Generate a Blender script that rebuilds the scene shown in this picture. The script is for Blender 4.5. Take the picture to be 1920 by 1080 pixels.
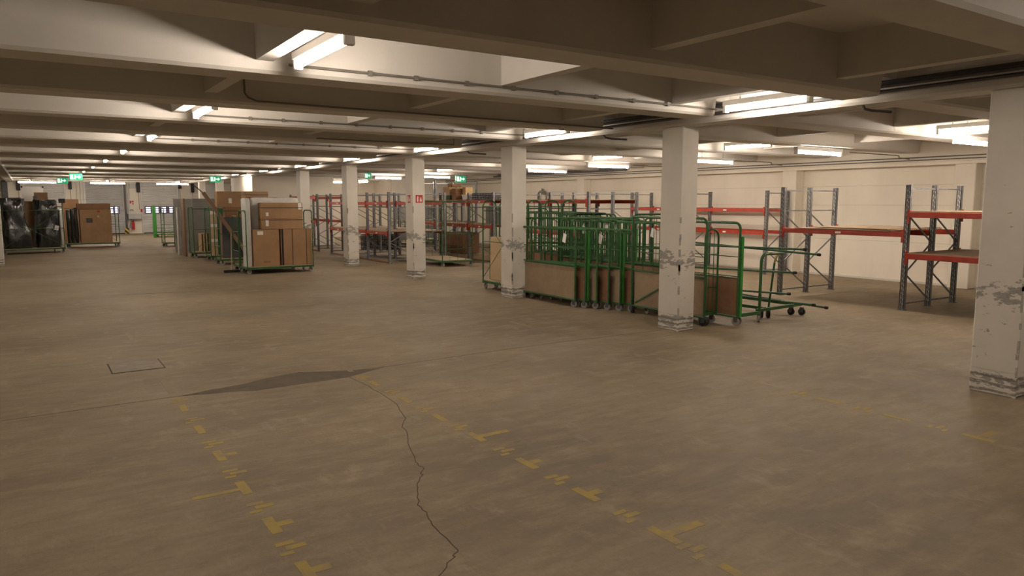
import bpy, math, random
from mathutils import Vector, Matrix, noise
random.seed(7)
S = bpy.context.scene
for o in list(bpy.data.objects): bpy.data.objects.remove(o)
COL = S.collection
PI = math.pi

# ------------------------------------------------------------ camera, world, exposure
F_PX, YAW, PITCH, ROLL = 1363.75, 0.58436, -0.11757, 0.00064
cam = bpy.data.cameras.new('camera'); cam.sensor_width = 36.0
cam.lens = 36.0 * F_PX / 1920.0; cam.clip_end = 200
co = bpy.data.objects.new('camera', cam); COL.objects.link(co)
fw = Vector((math.sin(YAW)*math.cos(PITCH), math.cos(YAW)*math.cos(PITCH), math.sin(PITCH)))
r0 = Vector((math.cos(YAW), -math.sin(YAW), 0)); u0 = r0.cross(fw)
cr, sr = math.cos(ROLL), math.sin(ROLL)
rr = cr*r0 + sr*u0; uu = -sr*r0 + cr*u0
M = Matrix((rr, uu, -fw)).transposed().to_4x4(); M.translation = (0, 0, 2.0)
co.matrix_world = M
S.camera = co
w = bpy.data.worlds.new('world'); S.world = w; w.use_nodes = True
w.node_tree.nodes['Background'].inputs[0].default_value = (1.0, 0.82, 0.62, 1)
w.node_tree.nodes['Background'].inputs[1].default_value = 0.035
S.view_settings.view_transform = 'Standard'; S.view_settings.look = 'None'
S.view_settings.gamma = 1.0; S.view_settings.exposure = 0.0
S.view_settings.use_curve_mapping = False
LAMP = 103.0                      # radiance of a fluorescent tube
LAMP_COL = (1.0, 0.86, 0.72)

# ------------------------------------------------------------ materials
MATS = {}
def new_mat(name):
    m = bpy.data.materials.new(name); m.use_nodes = True
    nt = m.node_tree; b = nt.nodes['Principled BSDF']
    return m, nt, b
def N(nt, t, **kw):
    n = nt.nodes.new(t)
    for k, v in kw.items():
        if k.startswith('i_'): n.inputs[k[2:].replace('_', ' ')].default_value = v
        else: setattr(n, k, v)
    return n
def mixc(nt, fac, a, b, blend='MIX'):
    n = nt.nodes.new('ShaderNodeMix'); n.data_type = 'RGBA'; n.blend_type = blend
    for s, v in ((0, fac), (6, a), (7, b)):
        if isinstance(v, (int, float)): n.inputs[s].default_value = v
        elif isinstance(v, tuple): n.inputs[s].default_value = (*v, 1) if len(v) == 3 else v
        else: nt.links.new(v, n.inputs[s])
    return n.outputs[2]
def ramp(nt, src, lo, hi, a=0.0, b=1.0):
    n = nt.nodes.new('ShaderNodeMapRange'); n.clamp = True
    n.inputs[1].default_value = lo; n.inputs[2].default_value = hi
    n.inputs[3].default_value = a; n.inputs[4].default_value = b
    nt.links.new(src, n.inputs[0]); return n.outputs[0]
def mth(nt, op, a, b=0.0):
    n = nt.nodes.new('ShaderNodeMath'); n.operation = op
    for i, v in enumerate((a, b)):
        if isinstance(v, (int, float)): n.inputs[i].default_value = v
        else: nt.links.new(v, n.inputs[i])
    return n.outputs[0]
def noise_tex(nt, coord, scale, detail=4, rough=.55, stretch=None):
    if stretch:
        mp = N(nt, 'ShaderNodeMapping'); mp.inputs['Scale'].default_value = stretch
        nt.links.new(coord, mp.inputs['Vector']); coord = mp.outputs[0]
    n = N(nt, 'ShaderNodeTexNoise'); n.inputs['Scale'].default_value = scale
    n.inputs['Detail'].default_value = detail; n.inputs['Roughness'].default_value = rough
    nt.links.new(coord, n.inputs['Vector']); return n.outputs['Fac']
def simple(name, col, rough=.6, metal=0.0, var=.12, scale=8.0, bump=0.0, spec=.4, stretch=None):
    if name in MATS: return MATS[name]
    m, nt, b = new_mat(name)
    tc = N(nt, 'ShaderNodeTexCoord')
    f = noise_tex(nt, tc.outputs['Object'], scale, 5, .6, stretch)
    lo = tuple(c*(1-var) for c in col); hi = tuple(min(1, c*(1+var)) for c in col)
    nt.links.new(mixc(nt, ramp(nt, f, .3, .7), lo, hi), b.inputs['Base Color'])
    b.inputs['Roughness'].default_value = rough; b.inputs['Metallic'].default_value = metal
    b.inputs['Specular IOR Level'].default_value = spec
    if bump:
        bn = N(nt, 'ShaderNodeBump'); bn.inputs['Strength'].default_value = bump; bn.inputs['Distance'].default_value = .01
        f2 = noise_tex(nt, tc.outputs['Object'], scale*6, 3)
        nt.links.new(f2, bn.inputs['Height']); nt.links.new(bn.outputs[0], b.inputs['Normal'])
    MATS[name] = m; return m
def emit(name, col, strength):
    m, nt, b = new_mat(name)
    tc = N(nt, 'ShaderNodeTexCoord')
    b.inputs['Base Color'].default_value = (*col, 1)
    b.inputs['Emission Color'].default_value = (*col, 1); b.inputs['Emission Strength'].default_value = strength
    MATS[name] = m; return m

def concrete_floor():
    m, nt, b = new_mat('concrete_floor')
    tc = N(nt, 'ShaderNodeTexCoord'); P = tc.outputs['Object']
    big = noise_tex(nt, P, .35, 6, .6); med = noise_tex(nt, P, 1.6, 6, .65, (1, 2.6, 1))
    fine = noise_tex(nt, P, 40, 3, .7, (1, .5, 1)); streak = noise_tex(nt, P, 4, 6, .72, (.6, 2.0, 1))
    base = mixc(nt, ramp(nt, big, .36, .64), (.19, .148, .096), (.345, .273, .183))
    base = mixc(nt, ramp(nt, med, .45, .68, 0, .7), base, (.41, .33, .225))
    base = mixc(nt, ramp(nt, streak, .46, .7, 0, .5), base, (.175, .133, .086))
    base = mixc(nt, ramp(nt, fine, .3, .7, 0, .5), base, mixc(nt, .5, base, (.14, .112, .08)))
    # pale scuffs along the driving lanes
    sc = noise_tex(nt, P, 2.4, 8, .72, (1.6, .8, 1))
    base = mixc(nt, ramp(nt, sc, .56, .72, 0, .4), base, (.48, .40, .29))
    nt.links.new(base, b.inputs['Base Color'])
    nt.links.new(ramp(nt, med, .3, .7, .5, .75), b.inputs['Roughness'])
    b.inputs['Specular IOR Level'].default_value = .25
    bn = N(nt, 'ShaderNodeBump'); bn.inputs['Strength'].default_value = .25; bn.inputs['Distance'].default_value = .006
    nt.links.new(fine, bn.inputs['Height']); nt.links.new(bn.outputs[0], b.inputs['Normal'])
    return m
def painted_wall(name, col, dirt=.15, board=True):
    m, nt, b = new_mat(name)
    tc = N(nt, 'ShaderNodeTexCoord'); P = tc.outputs['Object']
    a = noise_tex(nt, P, .8, 6, .6); st = noise_tex(nt, P, 2.0, 5, .6, (1, 1, .15)); fi = noise_tex(nt, P, 30, 3)
    c = mixc(nt, ramp(nt, a, .3, .7), tuple(x*(1-dirt) for x in col), col)
    c = mixc(nt, ramp(nt, st, .5, .8, 0, .25), c, tuple(x*.7 for x in col))
    nt.links.new(c, b.inputs['Base Color']); b.inputs['Roughness'].default_value = .75
    b.inputs['Specular IOR Level'].default_value = .2
    bn = N(nt, 'ShaderNodeBump'); bn.inputs['Strength'].default_value = .2; bn.inputs['Distance'].default_value = .004
    nt.links.new(fi, bn.inputs['Height']); nt.links.new(bn.outputs[0], b.inputs['Normal'])
    return m
def column_paint():
    m, nt, b = new_mat('chipped_column_paint')
    tc = N(nt, 'ShaderNodeTexCoord'); P = tc.outputs['Object']
    oi = N(nt, 'ShaderNodeObjectInfo')
    off = N(nt, 'ShaderNodeVectorMath', operation='ADD')
    sc = N(nt, 'ShaderNodeVectorMath', operation='SCALE'); sc.inputs['Scale'].default_value = 1.0
    nt.links.new(oi.outputs['Location'], sc.inputs[0])
    nt.links.new(P, off.inputs[0]); nt.links.new(sc.outputs[0], off.inputs[1]); Q = off.outputs[0]
    sep = N(nt, 'ShaderNodeSeparateXYZ'); nt.links.new(P, sep.inputs[0]); z = sep.outputs[2]
    paint = (.80, .755, .68)
    a = noise_tex(nt, Q, 1.5, 5); c = mixc(nt, ramp(nt, a, .3, .7), tuple(x*.86 for x in paint), paint)
    wear = noise_tex(nt, Q, 5.5, 7, .7, (1, 1, 2.2)); fine = noise_tex(nt, Q, 16, 5, .7, (1, 1, 3.5))
    def band(z0, z1, soft):
        up = ramp(nt, z, z0-soft, z0+soft); dn = ramp(nt, z, z1-soft, z1+soft, 1, 0)
        return mth(nt, 'MULTIPLY', up, dn)
    # scuffs from forklifts and trolleys: low strip, knee, chest
    k = mth(nt, 'ADD', mth(nt, 'MULTIPLY', band(.06, .24, .03), .20), mth(nt, 'MULTIPLY', band(.98, 1.22, .08), .17))
    k = mth(nt, 'ADD', k, mth(nt, 'MULTIPLY', band(.3, 1.35, .1), .055))
    mask = ramp(nt, mth(nt, 'ADD', wear, k), .68, .71)
    c = mixc(nt, mask, c, mixc(nt, ramp(nt, fine, .35, .65), (.30, .285, .255), (.43, .41, .375)))
    wv = N(nt, 'ShaderNodeTexWave', wave_type='BANDS', bands_direction='Z'); wv.inputs['Scale'].default_value = 4.2
    wv.inputs['Distortion'].default_value = 2.5; wv.inputs['Detail'].default_value = 4; nt.links.new(Q, wv.inputs['Vector'])
    low = mth(nt, 'MULTIPLY', band(.0, .24, .03), ramp(nt, wv.outputs['Fac'], .55, .8))
    low = mth(nt, 'MULTIPLY', low, ramp(nt, fine, .3, .5))
    c = mixc(nt, mth(nt, 'MULTIPLY', low, .8), c, (.16, .145, .125))
    nt.links.new(c, b.inputs['Base Color']); b.inputs['Roughness'].default_value = .7
    b.inputs['Specular IOR Level'].default_value = .25
    return m
def galvanised(name='galvanised_steel', slots=False):
    m, nt, b = new_mat(name)
    tc = N(nt, 'ShaderNodeTexCoord'); P = tc.outputs['Object']
    f = noise_tex(nt, P, 14, 4); c = mixc(nt, ramp(nt, f, .3, .7), (.155, .155, .16), (.27, .27, .28))
    nt.links.new(c, b.inputs['Base Color']); b.inputs['Metallic'].default_value = .35; b.inputs['Roughness'].default_value = .5
    return m
def worn_yellow(name, lo, hi):
    m, nt, b = new_mat(name)
    tc = N(nt, 'ShaderNodeTexCoord'); P = tc.outputs['Object']
    f = noise_tex(nt, P, 9, 7, .75); a = noise_tex(nt, P, .6, 2)
    k = ramp(nt, mth(nt, 'ADD', f, mth(nt, 'MULTIPLY', a, .35)), lo, hi)
    c = mixc(nt, mth(nt, 'MULTIPLY', k, 1.0), (.40, .285, .06), (.27, .213, .14))
    nt.links.new(c, b.inputs['Base Color']); b.inputs['Roughness'].default_value = .7
    return m
def wood_board(name, col, dark):
    m, nt, b = new_mat(name)
    tc = N(nt, 'ShaderNodeTexCoord'); P = tc.outputs['Object']
    f = noise_tex(nt, P, 3, 6, .65); g = noise_tex(nt, P, 60, 2, .6)
    c = mixc(nt, ramp(nt, f, .3, .7), dark, col); c = mixc(nt, ramp(nt, g, .35, .7, 0, .25), c, tuple(x*.6 for x in dark))
    nt.links.new(c, b.inputs['Base Color']); b.inputs['Roughness'].default_value = .65; b.inputs['Specular IOR Level'].default_value = .25
    return m
def hazard():
    m, nt, b = new_mat('hazard_stripes')
    tc = N(nt, 'ShaderNodeTexCoord'); wv = N(nt, 'ShaderNodeTexWave', wave_type='BANDS', bands_direction='DIAGONAL')
    wv.inputs['Scale'].default_value = 2.2; nt.links.new(tc.outputs['Object'], wv.inputs['Vector'])
    nt.links.new(mixc(nt, ramp(nt, wv.outputs['Fac'], .48, .52), (.02, .02, .02), (.75, .52, .05)), b.inputs['Base Color'])
    return m
M_FLOOR = concrete_floor()
M_WALL = painted_wall('cream_wall_paint', (.88, .815, .71), .08)
M_WALLG = painted_wall('grey_white_wall_paint', (.70, .67, .61))
M_CEIL = painted_wall('ceiling_paint', (.67, .64, .595), .08)
M_COLM = column_paint()
M_GALV = galvanised()
M_YEL = worn_yellow('worn_yellow_paint', .63, .82); M_YELF = worn_yellow('faded_yellow_paint', .40, .62)
M_GREEN = simple('green_paint', (.030, .112, .030), .42, .0, .3, 10, 0, .5)
M_GREENB = simple('bright_green_paint', (.045, .29, .04), .4, .0, .2, 8, 0, .5)
M_GREEND = simple('dark_green_paint', (.03, .10, .04), .45, .0, .25, 8)
M_RED = simple('red_beam_paint', (.37, .040, .018), .42, 0, .2, 6, 0, .5)
M_STEELD = simple('dark_steel', (.10, .10, .105), .5, .4, .2)
M_RUB = simple('black_rubber', (.018, .018, .018), .7)
M_WHEEL = simple('grey_wheel', (.30, .29, .27), .55)
M_BOARD = wood_board('chipboard', (.40, .30, .20), (.30, .215, .14))
M_BOARDR = wood_board('red_brown_board', (.30, .165, .095), (.22, .115, .065))
M_DECK = wood_board('plywood_deck', (.52, .41, .28), (.40, .30, .19))
M_PLANK = wood_board('brown_profile', (.33, .21, .14), (.24, .15, .095))
M_CARD = simple('cardboard', (.38, .235, .13), .8, 0, .12, 2.5, .05, .2)
M_CARDD = simple('dark_cardboard', (.29, .165, .09), .8, 0, .15, 2.5, .05, .2)
M_CARDL = simple('light_cardboard', (.56, .41, .25), .8, 0, .12, 2.5, .05, .2)
M_TAPE = simple('brown_tape', (.30, .18, .09), .35, 0, .1)
M_STRAP = simple('black_strap', (.02, .018, .016), .45)
M_PAPER = simple('white_paper', (.82, .80, .76), .7, 0, .06)
M_INK = simple('dark_ink', (.03, .03, .03), .7)
M_WRAP = simple('black_plastic_wrap', (.022, .023, .022), .16, 0, .5, 3, 0, .6, (3, 3, .6))
M_FOIL = simple('white_foam_wrap', (.62, .61, .57), .45, 0, .12, 4, .1)
M_GREYB = simple('grey_panel', (.235, .225, .205), .55, 0, .15, 2)
M_DGREY = simple('dark_grey_panel', (.075, .075, .08), .6, 0, .2, 2)
M_WHITE = simple('white_plastic', (.80, .79, .76), .4, 0, .04)
M_SHUT = simple('shutter_aluminium', (.50, .50, .50), .5, .1, .1, 1.5)
M_SHUTB = simple('pale_shutter_aluminium', (.70, .69, .67), .5, .1, .1, 1.5)
M_HAZ = hazard()
M_REDP = simple('signal_red', (.55, .03, .025), .4)
M_BLACK = simple('black_plastic', (.02, .02, .022), .5)
M_YPOST = simple('ochre_paint', (.45, .36, .12), .6)
M_ORANGE = simple('tan_carton', (.62, .42, .20), .5)
M_CABLE = simple('grey_conduit', (.20, .185, .16), .6, .1)
M_DRAIN = simple('hatch_steel', (.22, .18, .125), .55, .25, .2, 6)
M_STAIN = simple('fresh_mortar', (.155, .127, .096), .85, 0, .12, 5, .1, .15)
M_GOUGE = simple('bare_concrete', (.42, .395, .35), .9, 0, .3, 12)
M_CRACK = simple('crack_dark', (.085, .067, .048), .9)
M_JOINT = simple('joint_filler', (.155, .122, .085), .85, 0, .2, 3)
M_TUBE = emit('fluorescent_tube', LAMP_COL, LAMP)
M_SIGNG = emit('lit_green', (.02, .36, .17), .55)
M_SIGNW = emit('lit_white', (.85, 1.0, .92), .9)
M_DAY = emit('daylight_pane', (.85, .85, 1.0), 2.2)
M_TEAL = simple('grey_green_glass', (.10, .13, .12), .25)
M_RIMD = simple('door_violet_frame', (.16, .13, .22), .5)

# ------------------------------------------------------------ mesh helpers
class MB:
    def __init__(s): s.v = []; s.f = []
    def add(s, vs, fs):
        n = len(s.v); s.v += [tuple(v) for v in vs]; s.f += [tuple(i+n for i in f) for f in fs]; return s
    def box(s, x0, y0, z0, x1, y1, z1, c=0.0):
        if c <= 0:
            vs = [(x, y, z) for z in (z0, z1) for y in (y0, y1) for x in (x0, x1)]
            return s.add(vs, [(0, 2, 3, 1), (4, 5, 7, 6), (0, 1, 5, 4), (2, 6, 7, 3), (0, 4, 6, 2), (1, 3, 7, 5)])
        # chamfered vertical and horizontal edges
        vs = []; X = (x0, x1); Y = (y0, y1); Z = (z0, z1); sg = (1, -1)
        idx = {}
        for i in (0, 1):
            for j in (0, 1):
                for k in (0, 1):
                    for a in range(3):
                        p = [X[i]+sg[i]*c, Y[j]+sg[j]*c, Z[k]+sg[k]*c]
                        p[a] = (X[i], Y[j], Z[k])[a]
                        idx[(i, j, k, a)] = len(vs); vs.append(p)
        fs = []
        q = lambda i, j, k, a: idx[(i, j, k, a)]
        for i in (0, 1):
            t = [q(i, 0, 0, 0), q(i, 1, 0, 0), q(i, 1, 1, 0), q(i, 0, 1, 0)]; fs.append(t if i else t[::-1])
            t = [q(0, i, 0, 1), q(1, i, 0, 1), q(1, i, 1, 1), q(0, i, 1, 1)]; fs.append(t[::-1] if i else t)
            t = [q(0, 0, i, 2), q(1, 0, i, 2), q(1, 1, i, 2), q(0, 1, i, 2)]; fs.append(t if i else t[::-1])
        for i in (0, 1):
            for j in (0, 1):
                fs.append([q(i, j, 0, 0), q(i, j, 0, 1), q(i, j, 1, 1), q(i, j, 1, 0)])
                fs.append([q(i, 0, j, 0), q(i, 0, j, 2), q(i, 1, j, 2), q(i, 1, j, 0)])
                fs.append([q(0, i, j, 1), q(0, i, j, 2), q(1, i, j, 2), q(1, i, j, 1)])
                for k in (0, 1): fs.append([q(i, j, k, 0), q(i, j, k, 1), q(i, j, k, 2)])
        return s.add(vs, fs)
    def tube(s, pts, r, n=8, cap=True):
        pts = [Vector(p) for p in pts]; rings = []
        up = None
        for i, p in enumerate(pts):
            d = (pts[min(i+1, len(pts)-1)] - pts[max(i-1, 0)]).normalized()
            if up is None: up = Vector((0, 0, 1)) if abs(d.z) < .9 else Vector((1, 0, 0))
            a = d.cross(up)
            if a.length < 1e-4: a = d.cross(Vector((0, 1, 0)))
            a.normalize(); b = a.cross(d); up = b
            rings.append([p + r*(math.cos(2*PI*k/n)*a + math.sin(2*PI*k/n)*b) for k in range(n)])
        vs = [v for R in rings for v in R]; fs = []
        for i in range(len(pts)-1):
            for k in range(n): fs.append((i*n+k, i*n+(k+1) % n, (i+1)*n+(k+1) % n, (i+1)*n+k))
        if cap: fs.append(tuple(range(n))[::-1]); fs.append(tuple((len(pts)-1)*n+k for k in range(n)))
        return s.add(vs, fs)
    def bar(s, a, b, w_, h=None):        # rectangular bar between two points
        a = Vector(a); b = Vector(b); h = h or w_; d = (b-a).normalized()
        u = d.cross(Vector((0, 0, 1)));
        if u.length < 1e-3: u = Vector((1, 0, 0))
        u.normalize(); v = u.cross(d)
        vs = [p + sx*u*w_/2 + sy*v*h/2 for p in (a, b) for sx, sy in ((-1, -1), (1, -1), (1, 1), (-1, 1))]
        return s.add(vs, [(3, 2, 1, 0), (4, 5, 6, 7), (0, 1, 5, 4), (1, 2, 6, 5), (2, 3, 7, 6), (3, 0, 4, 7)])
    def prism(s, poly, z0, z1):          # xy polygon extruded
        n = len(poly); vs = [(x, y, z0) for x, y in poly] + [(x, y, z1) for x, y in poly]
        fs = [tuple(range(n))[::-1], tuple(range(n, 2*n))] + [(i, (i+1) % n, n+(i+1) % n, n+i) for i in range(n)]
        return s.add(vs, fs)
    def disc(s, c, ax, r, t, n=14):      # short cylinder centred on c, axis 0/1/2
        c = Vector(c); e = [Vector((1, 0, 0)), Vector((0, 1, 0)), Vector((0, 0, 1))]
        return s.tube([c - e[ax]*t/2, c + e[ax]*t/2], r, n)
def arc(c, r, a0, a1, plane, n=5):
    out = []
    for i in range(n+1):
        t = a0 + (a1-a0)*i/n; p = [c[0], c[1], c[2]]
        i0, i1 = {'xz': (0, 2), 'yz': (1, 2), 'xy': (0, 1)}[plane]
        p[i0] += r*math.cos(t); p[i1] += r*math.sin(t); out.append(tuple(p))
    return out
CACHE = {}
def mesh_of(key, mb, mat, smooth=False):
    k = (key, mat.name) if key else None
    if k and k in CACHE: return CACHE[k]
    if callable(mb): mb = mb()
    me = bpy.data.meshes.new(key or 'mesh'); me.from_pydata(mb.v, [], mb.f); me.update()
    me.materials.append(mat)
    if smooth: me.shade_smooth(); me.set_sharp_from_angle(angle=math.radians(40))
    if k: CACHE[k] = me
    return me
def obj(name, mb, mat, parent=None, key=None, smooth=False, loc=None, rot=None):
    o = bpy.data.objects.new(name, mesh_of(key, mb, mat, smooth)); COL.objects.link(o)
    if loc: o.location = loc
    if rot: o.rotation_euler = rot
    if parent: o.parent = parent
    return o
def tag(o, label, cat, group=None):
    o['label'] = label; o['category'] = cat
    if group: o['group'] = group
    return o
def thing(name, label, cat, loc=(0, 0, 0), rz=0.0, group=None):
    o = bpy.data.objects.new(name, None); COL.objects.link(o); o.empty_display_size = .1
    o.location = loc; o.rotation_euler = (0, 0, rz)
    return tag(o, label, cat, group)
def struct(name, mb, mat, parent=None, key=None):
    o = obj(name, mb, mat, parent, key)
    if not parent: o['kind'] = 'structure'
    return o
def text(parent_name, s, size, mat, loc, rot, parent):
    cu = bpy.data.curves.new(parent_name, 'FONT'); cu.body = s; cu.size = size; cu.extrude = .001; cu.align_x = 'CENTER'
    cu.materials.append(mat); o = bpy.data.objects.new(parent_name, cu); COL.objects.link(o)
    o.location = loc; o.rotation_euler = rot; o.parent = parent
    return o

# ------------------------------------------------------------ room shell
ZS, ZB, ZR, ZG = 3.72, 3.17, 3.28, 3.14      # slab, beam, rib and girder undersides
XW, YB = 18.3, 52.0
COLX, COLY0, PITCHY, CW, CD = 8.31, 3.226, 4.663, .352, .442
struct('floor', MB().box(-16, -8, -.2, XW, YB, 0), M_FLOOR)
floor = bpy.data.objects['floor']
struct('ceiling', MB().box(-16, -8, ZS, XW+.3, YB+.3, ZS+.25), M_CEIL)
ceil = bpy.data.objects['ceiling']
BY0, BS, BW = 4.619, 2.3315, .479
def beam_mb(x0, x1):
    m = MB()
    t = .05
    a = [(-t, ZS), (0, ZB+.03), (.03, ZB), (BW-.03, ZB), (BW, ZB+.03), (BW+t, ZS)]
    vs = [(x, y, z) for x in (x0, x1) for y, z in a]; n = len(a)
    m.add(vs, [tuple(range(n)), tuple(range(n, 2*n))[::-1]] + [(i, n+i, n+(i+1) % n, (i+1) % n) for i in range(n)])
    return m
def beam_full():
    # lower part stops short of the girder, where the cable pipes run through
    m = beam_mb(-16, 7.92); m.v += []
    up = MB(); a = [(-.05, ZS), (-.02, ZB+.2), (BW+.02, ZB+.2), (BW+.05, ZS)]
    vs = [(x, y, z) for x in (7.92, 8.24) for y, z in a]
    m.add(vs, [(0, 1, 2, 3), (7, 6, 5, 4), (0, 4, 5, 1), (1, 5, 6, 2), (2, 6, 7, 3), (3, 7, 4, 0)])
    n = beam_mb(8.6, 17.75); return m.add(n.v, n.f)
NB0, NB1 = -3, 20
for k in range(NB0, NB1):
    obj('beam', beam_full, M_CEIL, ceil, key='beam', loc=(0, BY0+BS*k, 0))
ribx = [-11.39, -8.75, -6.11, -3.47, -.83, 1.81, 4.45, 7.09, 9.73, 12.37, 15.01]
def rib_mb():
    m = MB(); y0, y1 = BW, BS; a = [(-.03, ZS), (0, ZR), (.15, ZR), (.18, ZS)]
    vs = [(x, y, z) for y in (y0, y1) for x, z in a]
    return m.add(vs, [(0, 3, 2, 1), (4, 5, 6, 7), (0, 1, 5, 4), (1, 2, 6, 5), (2, 3, 7, 6), (3, 0, 4, 7)])
for k in range(NB0, 14):
    for x in ribx:
        if x < -4 and k > 3: continue
        obj('rib', rib_mb, M_CEIL, ceil, key='rib', loc=(x, BY0+BS*k, 0))
gm = MB(); a = [(-.06, ZS), (0, ZG+.03), (.03, ZG), (.37, ZG), (.40, ZG+.03), (.46, ZS)]; n = 6
vs = [(x+8.22, y, z) for y in (-6, YB) for x, z in a]
gm.add(vs, [tuple(range(n)), tuple(range(n, 2*n))[::-1]] + [(i, n+i, n+(i+1) % n, (i+1) % n) for i in range(n)])
obj('girder', gm, M_CEIL, ceil)
gm2 = MB(); gm2.add([(x-9.2, y, z) for x, y, z in gm.v], gm.f); obj('girder', gm2, M_CEIL, ceil)
# right wall with cornice beam and pilasters
wr = struct('wall_right', MB().box(XW, -8, 0, XW+.3, YB, ZS), M_WALL)
obj('cornice', MB().box(17.8, -8, 2.95, XW, 33, ZS).box(17.88, -8, 2.88, XW, 33, 2.95), M_WALL, wr)
for y in (3.4, 8.1, 12.75, 17.4, 22.1, 26.8):
    obj('pilaster', lambda: MB().box(0, 0, 0, .35, .46, 2.9, .015), M_WALL, wr, key='pilaster', loc=(XW-.35, y, 0))
for z in (1.0, 1.92, 2.42):
    obj('board_seam', MB().box(XW-.006, -8, z, XW, 33, z+.012), M_WALLG, wr)
struct('baseboard_right', MB().box(XW-.025, -8, 0, XW, 33, .05), M_WALLG)
# end wall far right, passage, stair block, left wall, back wall
struct('wall_end', MB().box(14.9, 33.2, 0, XW, 33.5, ZS), M_WALL)
struct('wall_passage', MB().box(13.3, 40.5, 0, 17.1, 40.8, ZS).box(17.0, 33.5, 0, 17.1, 40.5, ZS), M_WALL)
struct('wall_block', MB().box(8.3, 33.3, 0, 12.0, 37.3, ZG+.02), M_WALL)
struct('wall_left', MB().box(-16.3, -8, 0, -16, YB, ZS), M_WALL)
struct('wall_behind', MB().box(-16, -8.3, 0, XW, -8, ZS), M_WALLG)
struct('wall_back', MB().box(-16, YB, 0, 13.6, YB+.3, ZS), M_WALL)
bw = bpy.data.objects['wall_back']
struct('wall_yard', MB().box(13.6, 48, 0, 21, 48.3, ZS), M_WALLG)
# ------------------------------------------------------------ columns
def column(label, x, y, key='col', h=ZG+.01, wx=CW, wy=CD):
    o = thing('concrete_column', label, 'column', (x, y, 0), 0, 'white concrete columns')
    obj('shaft', lambda: MB().box(0, 0, 0, wx, wy, h, .014), M_COLM, o, key=key)
    obj('edge_strip', lambda: MB().box(-.004, -.004, 0, .025, .025, h-.2), M_COLM, o, key=key+'edge')
    for i in range(9):
        z0 = random.uniform(.15, 1.9); z1 = z0+random.uniform(.04, .2)
        obj('gouge', MB().box(-.007, -.007, z0, random.uniform(.008, .02), random.uniform(.008, .02), z1), M_GOUGE, o)
    return o
cl = ['white column cut by the right frame edge, nearest the camera', 'white column in front of the middle of the nested green trolleys',
      'white column left of the first nested green trolley', 'white column bearing the two red fire signs',
      'white column with long dark gouges, right of the cardboard trolley', 'white column directly behind the cardboard box trolley']
cols = [column(cl[k], COLX, COLY0+PITCHY*k) for k in range(6)]
column('white column seen just right of the leaning plank', COLX-.0, COLY0+PITCHY*8)
column('white column seen just left of the leaning plank top', COLX, COLY0+PITCHY*9)
column('white column sliver at the left frame edge before the wrapped cart', -1.09, COLY0+PITCHY*5+1.4)
# fire signs on the fourth column
def fire_sign(label, loc, rz, wdt=.2):
    t = thing('fire_sign', label, 'sign', loc, rz)
    obj('sign_plate', MB().box(-wdt/2, -.006, -.1, wdt/2, 0, .1), M_REDP, t)
    m = MB().box(-.065, -.009, -.075, -.025, -.006, .04, 0).box(-.055, -.009, .045, -.03, -.006, .075).bar((-.03, -.0075, .055), (-.005, -.0075, .02), .008, .003)
    obj('extinguisher_symbol', m, M_PAPER, t)
    fl = MB().add([(x, -.008, z) for x, z in ((.02, -.07), (.07, -.07), (.078, -.03), (.06, .0), (.065, .05), (.045, .02), (.035, .06), (.025, .01), (.012, -.03))], [tuple(range(9))])
    obj('flame_symbol', fl, M_PAPER, t)
fire_sign('red fire extinguisher sign on front face of fourth column', (8.49, COLY0+PITCHY*3-.001, 2.08), 0)
fire_sign('red fire extinguisher sign on aisle face of fourth column', (8.309, COLY0+PITCHY*3+.22, 2.08), -PI/2, .16)

# ------------------------------------------------------------ floor markings
FL = .0015
def flat(name, poly, mat, z=FL):
    m = MB().prism(poly, 0.0, z); return obj(name, m, mat, floor)
def rect(x0, y0, x1, y1): return [(x0, y0), (x1, y0), (x1, y1), (x0, y1)]
for X, bars in ((1.14, [(3.62, 1), (4.3, 1), (5.02, 2), (5.8, 1), (6.6, 0), (7.4, 0)]),
                (3.08, [(2.3, 0), (2.86, 1), (3.6, 1), (4.32, 1), (5.08, 1), (5.75, 0), (6.5, 0), (7.3, 0)]),
                (6.65, [(2.7, 1), (3.4, 0), (4.1, 0)])):
    for y, kind in bars:
        flat('yellow_marking', rect(X-.033, y, X+.033, y+.26), M_YEL)
        if kind:
            sx = -1 if X < 2 and kind == 2 else 1
            ln = .32 if (X, y) in ((3.08, 2.86), (3.08, 5.08), (6.65, 2.7)) else .13
            flat('yellow_marking', rect(*( (X+.033, y+.09, X+ln, y+.16) if sx > 0 else (X-.34, y+.09, X-.033, y+.14) )), M_YEL)
        # the worn stencil stroke between two bars
        flat('yellow_marking', rect(X-.07, y+.37, X+.01, y+.41), M_YEL); flat('yellow_marking', rect(X-.02, y+.43, X+.10, y+.48), M_YEL)
        flat('yellow_marking', rect(X-.06, y+.50, X+.05, y+.545), M_YEL)
    y = bars[-1][0] + .8
    while y < 22:
        flat('yellow_marking', rect(X-.03, y, X+.03, y+random.uniform(.3, .9)), M_YELF); y += random.uniform(1.0, 2.0)
def strip(name, pts, w_, mat, z=.001):
    m = MB()
    for i in range(len(pts)-1):
        a = Vector((*pts[i], 0)); b = Vector((*pts[i+1], 0)); d = (b-a).normalized(); nrm = Vector((-d.y, d.x, 0))*w_/2
        m.add([a-nrm, b-nrm, b+nrm, a+nrm, *(p+Vector((0, 0, z)) for p in (a-nrm, b-nrm, b+nrm, a+nrm))], [(4, 5, 6, 7), (0, 1, 5, 4), (2, 3, 7, 6), (1, 2, 6, 5), (3, 0, 4, 7)])
    return obj(name, m, mat, floor)
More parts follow.
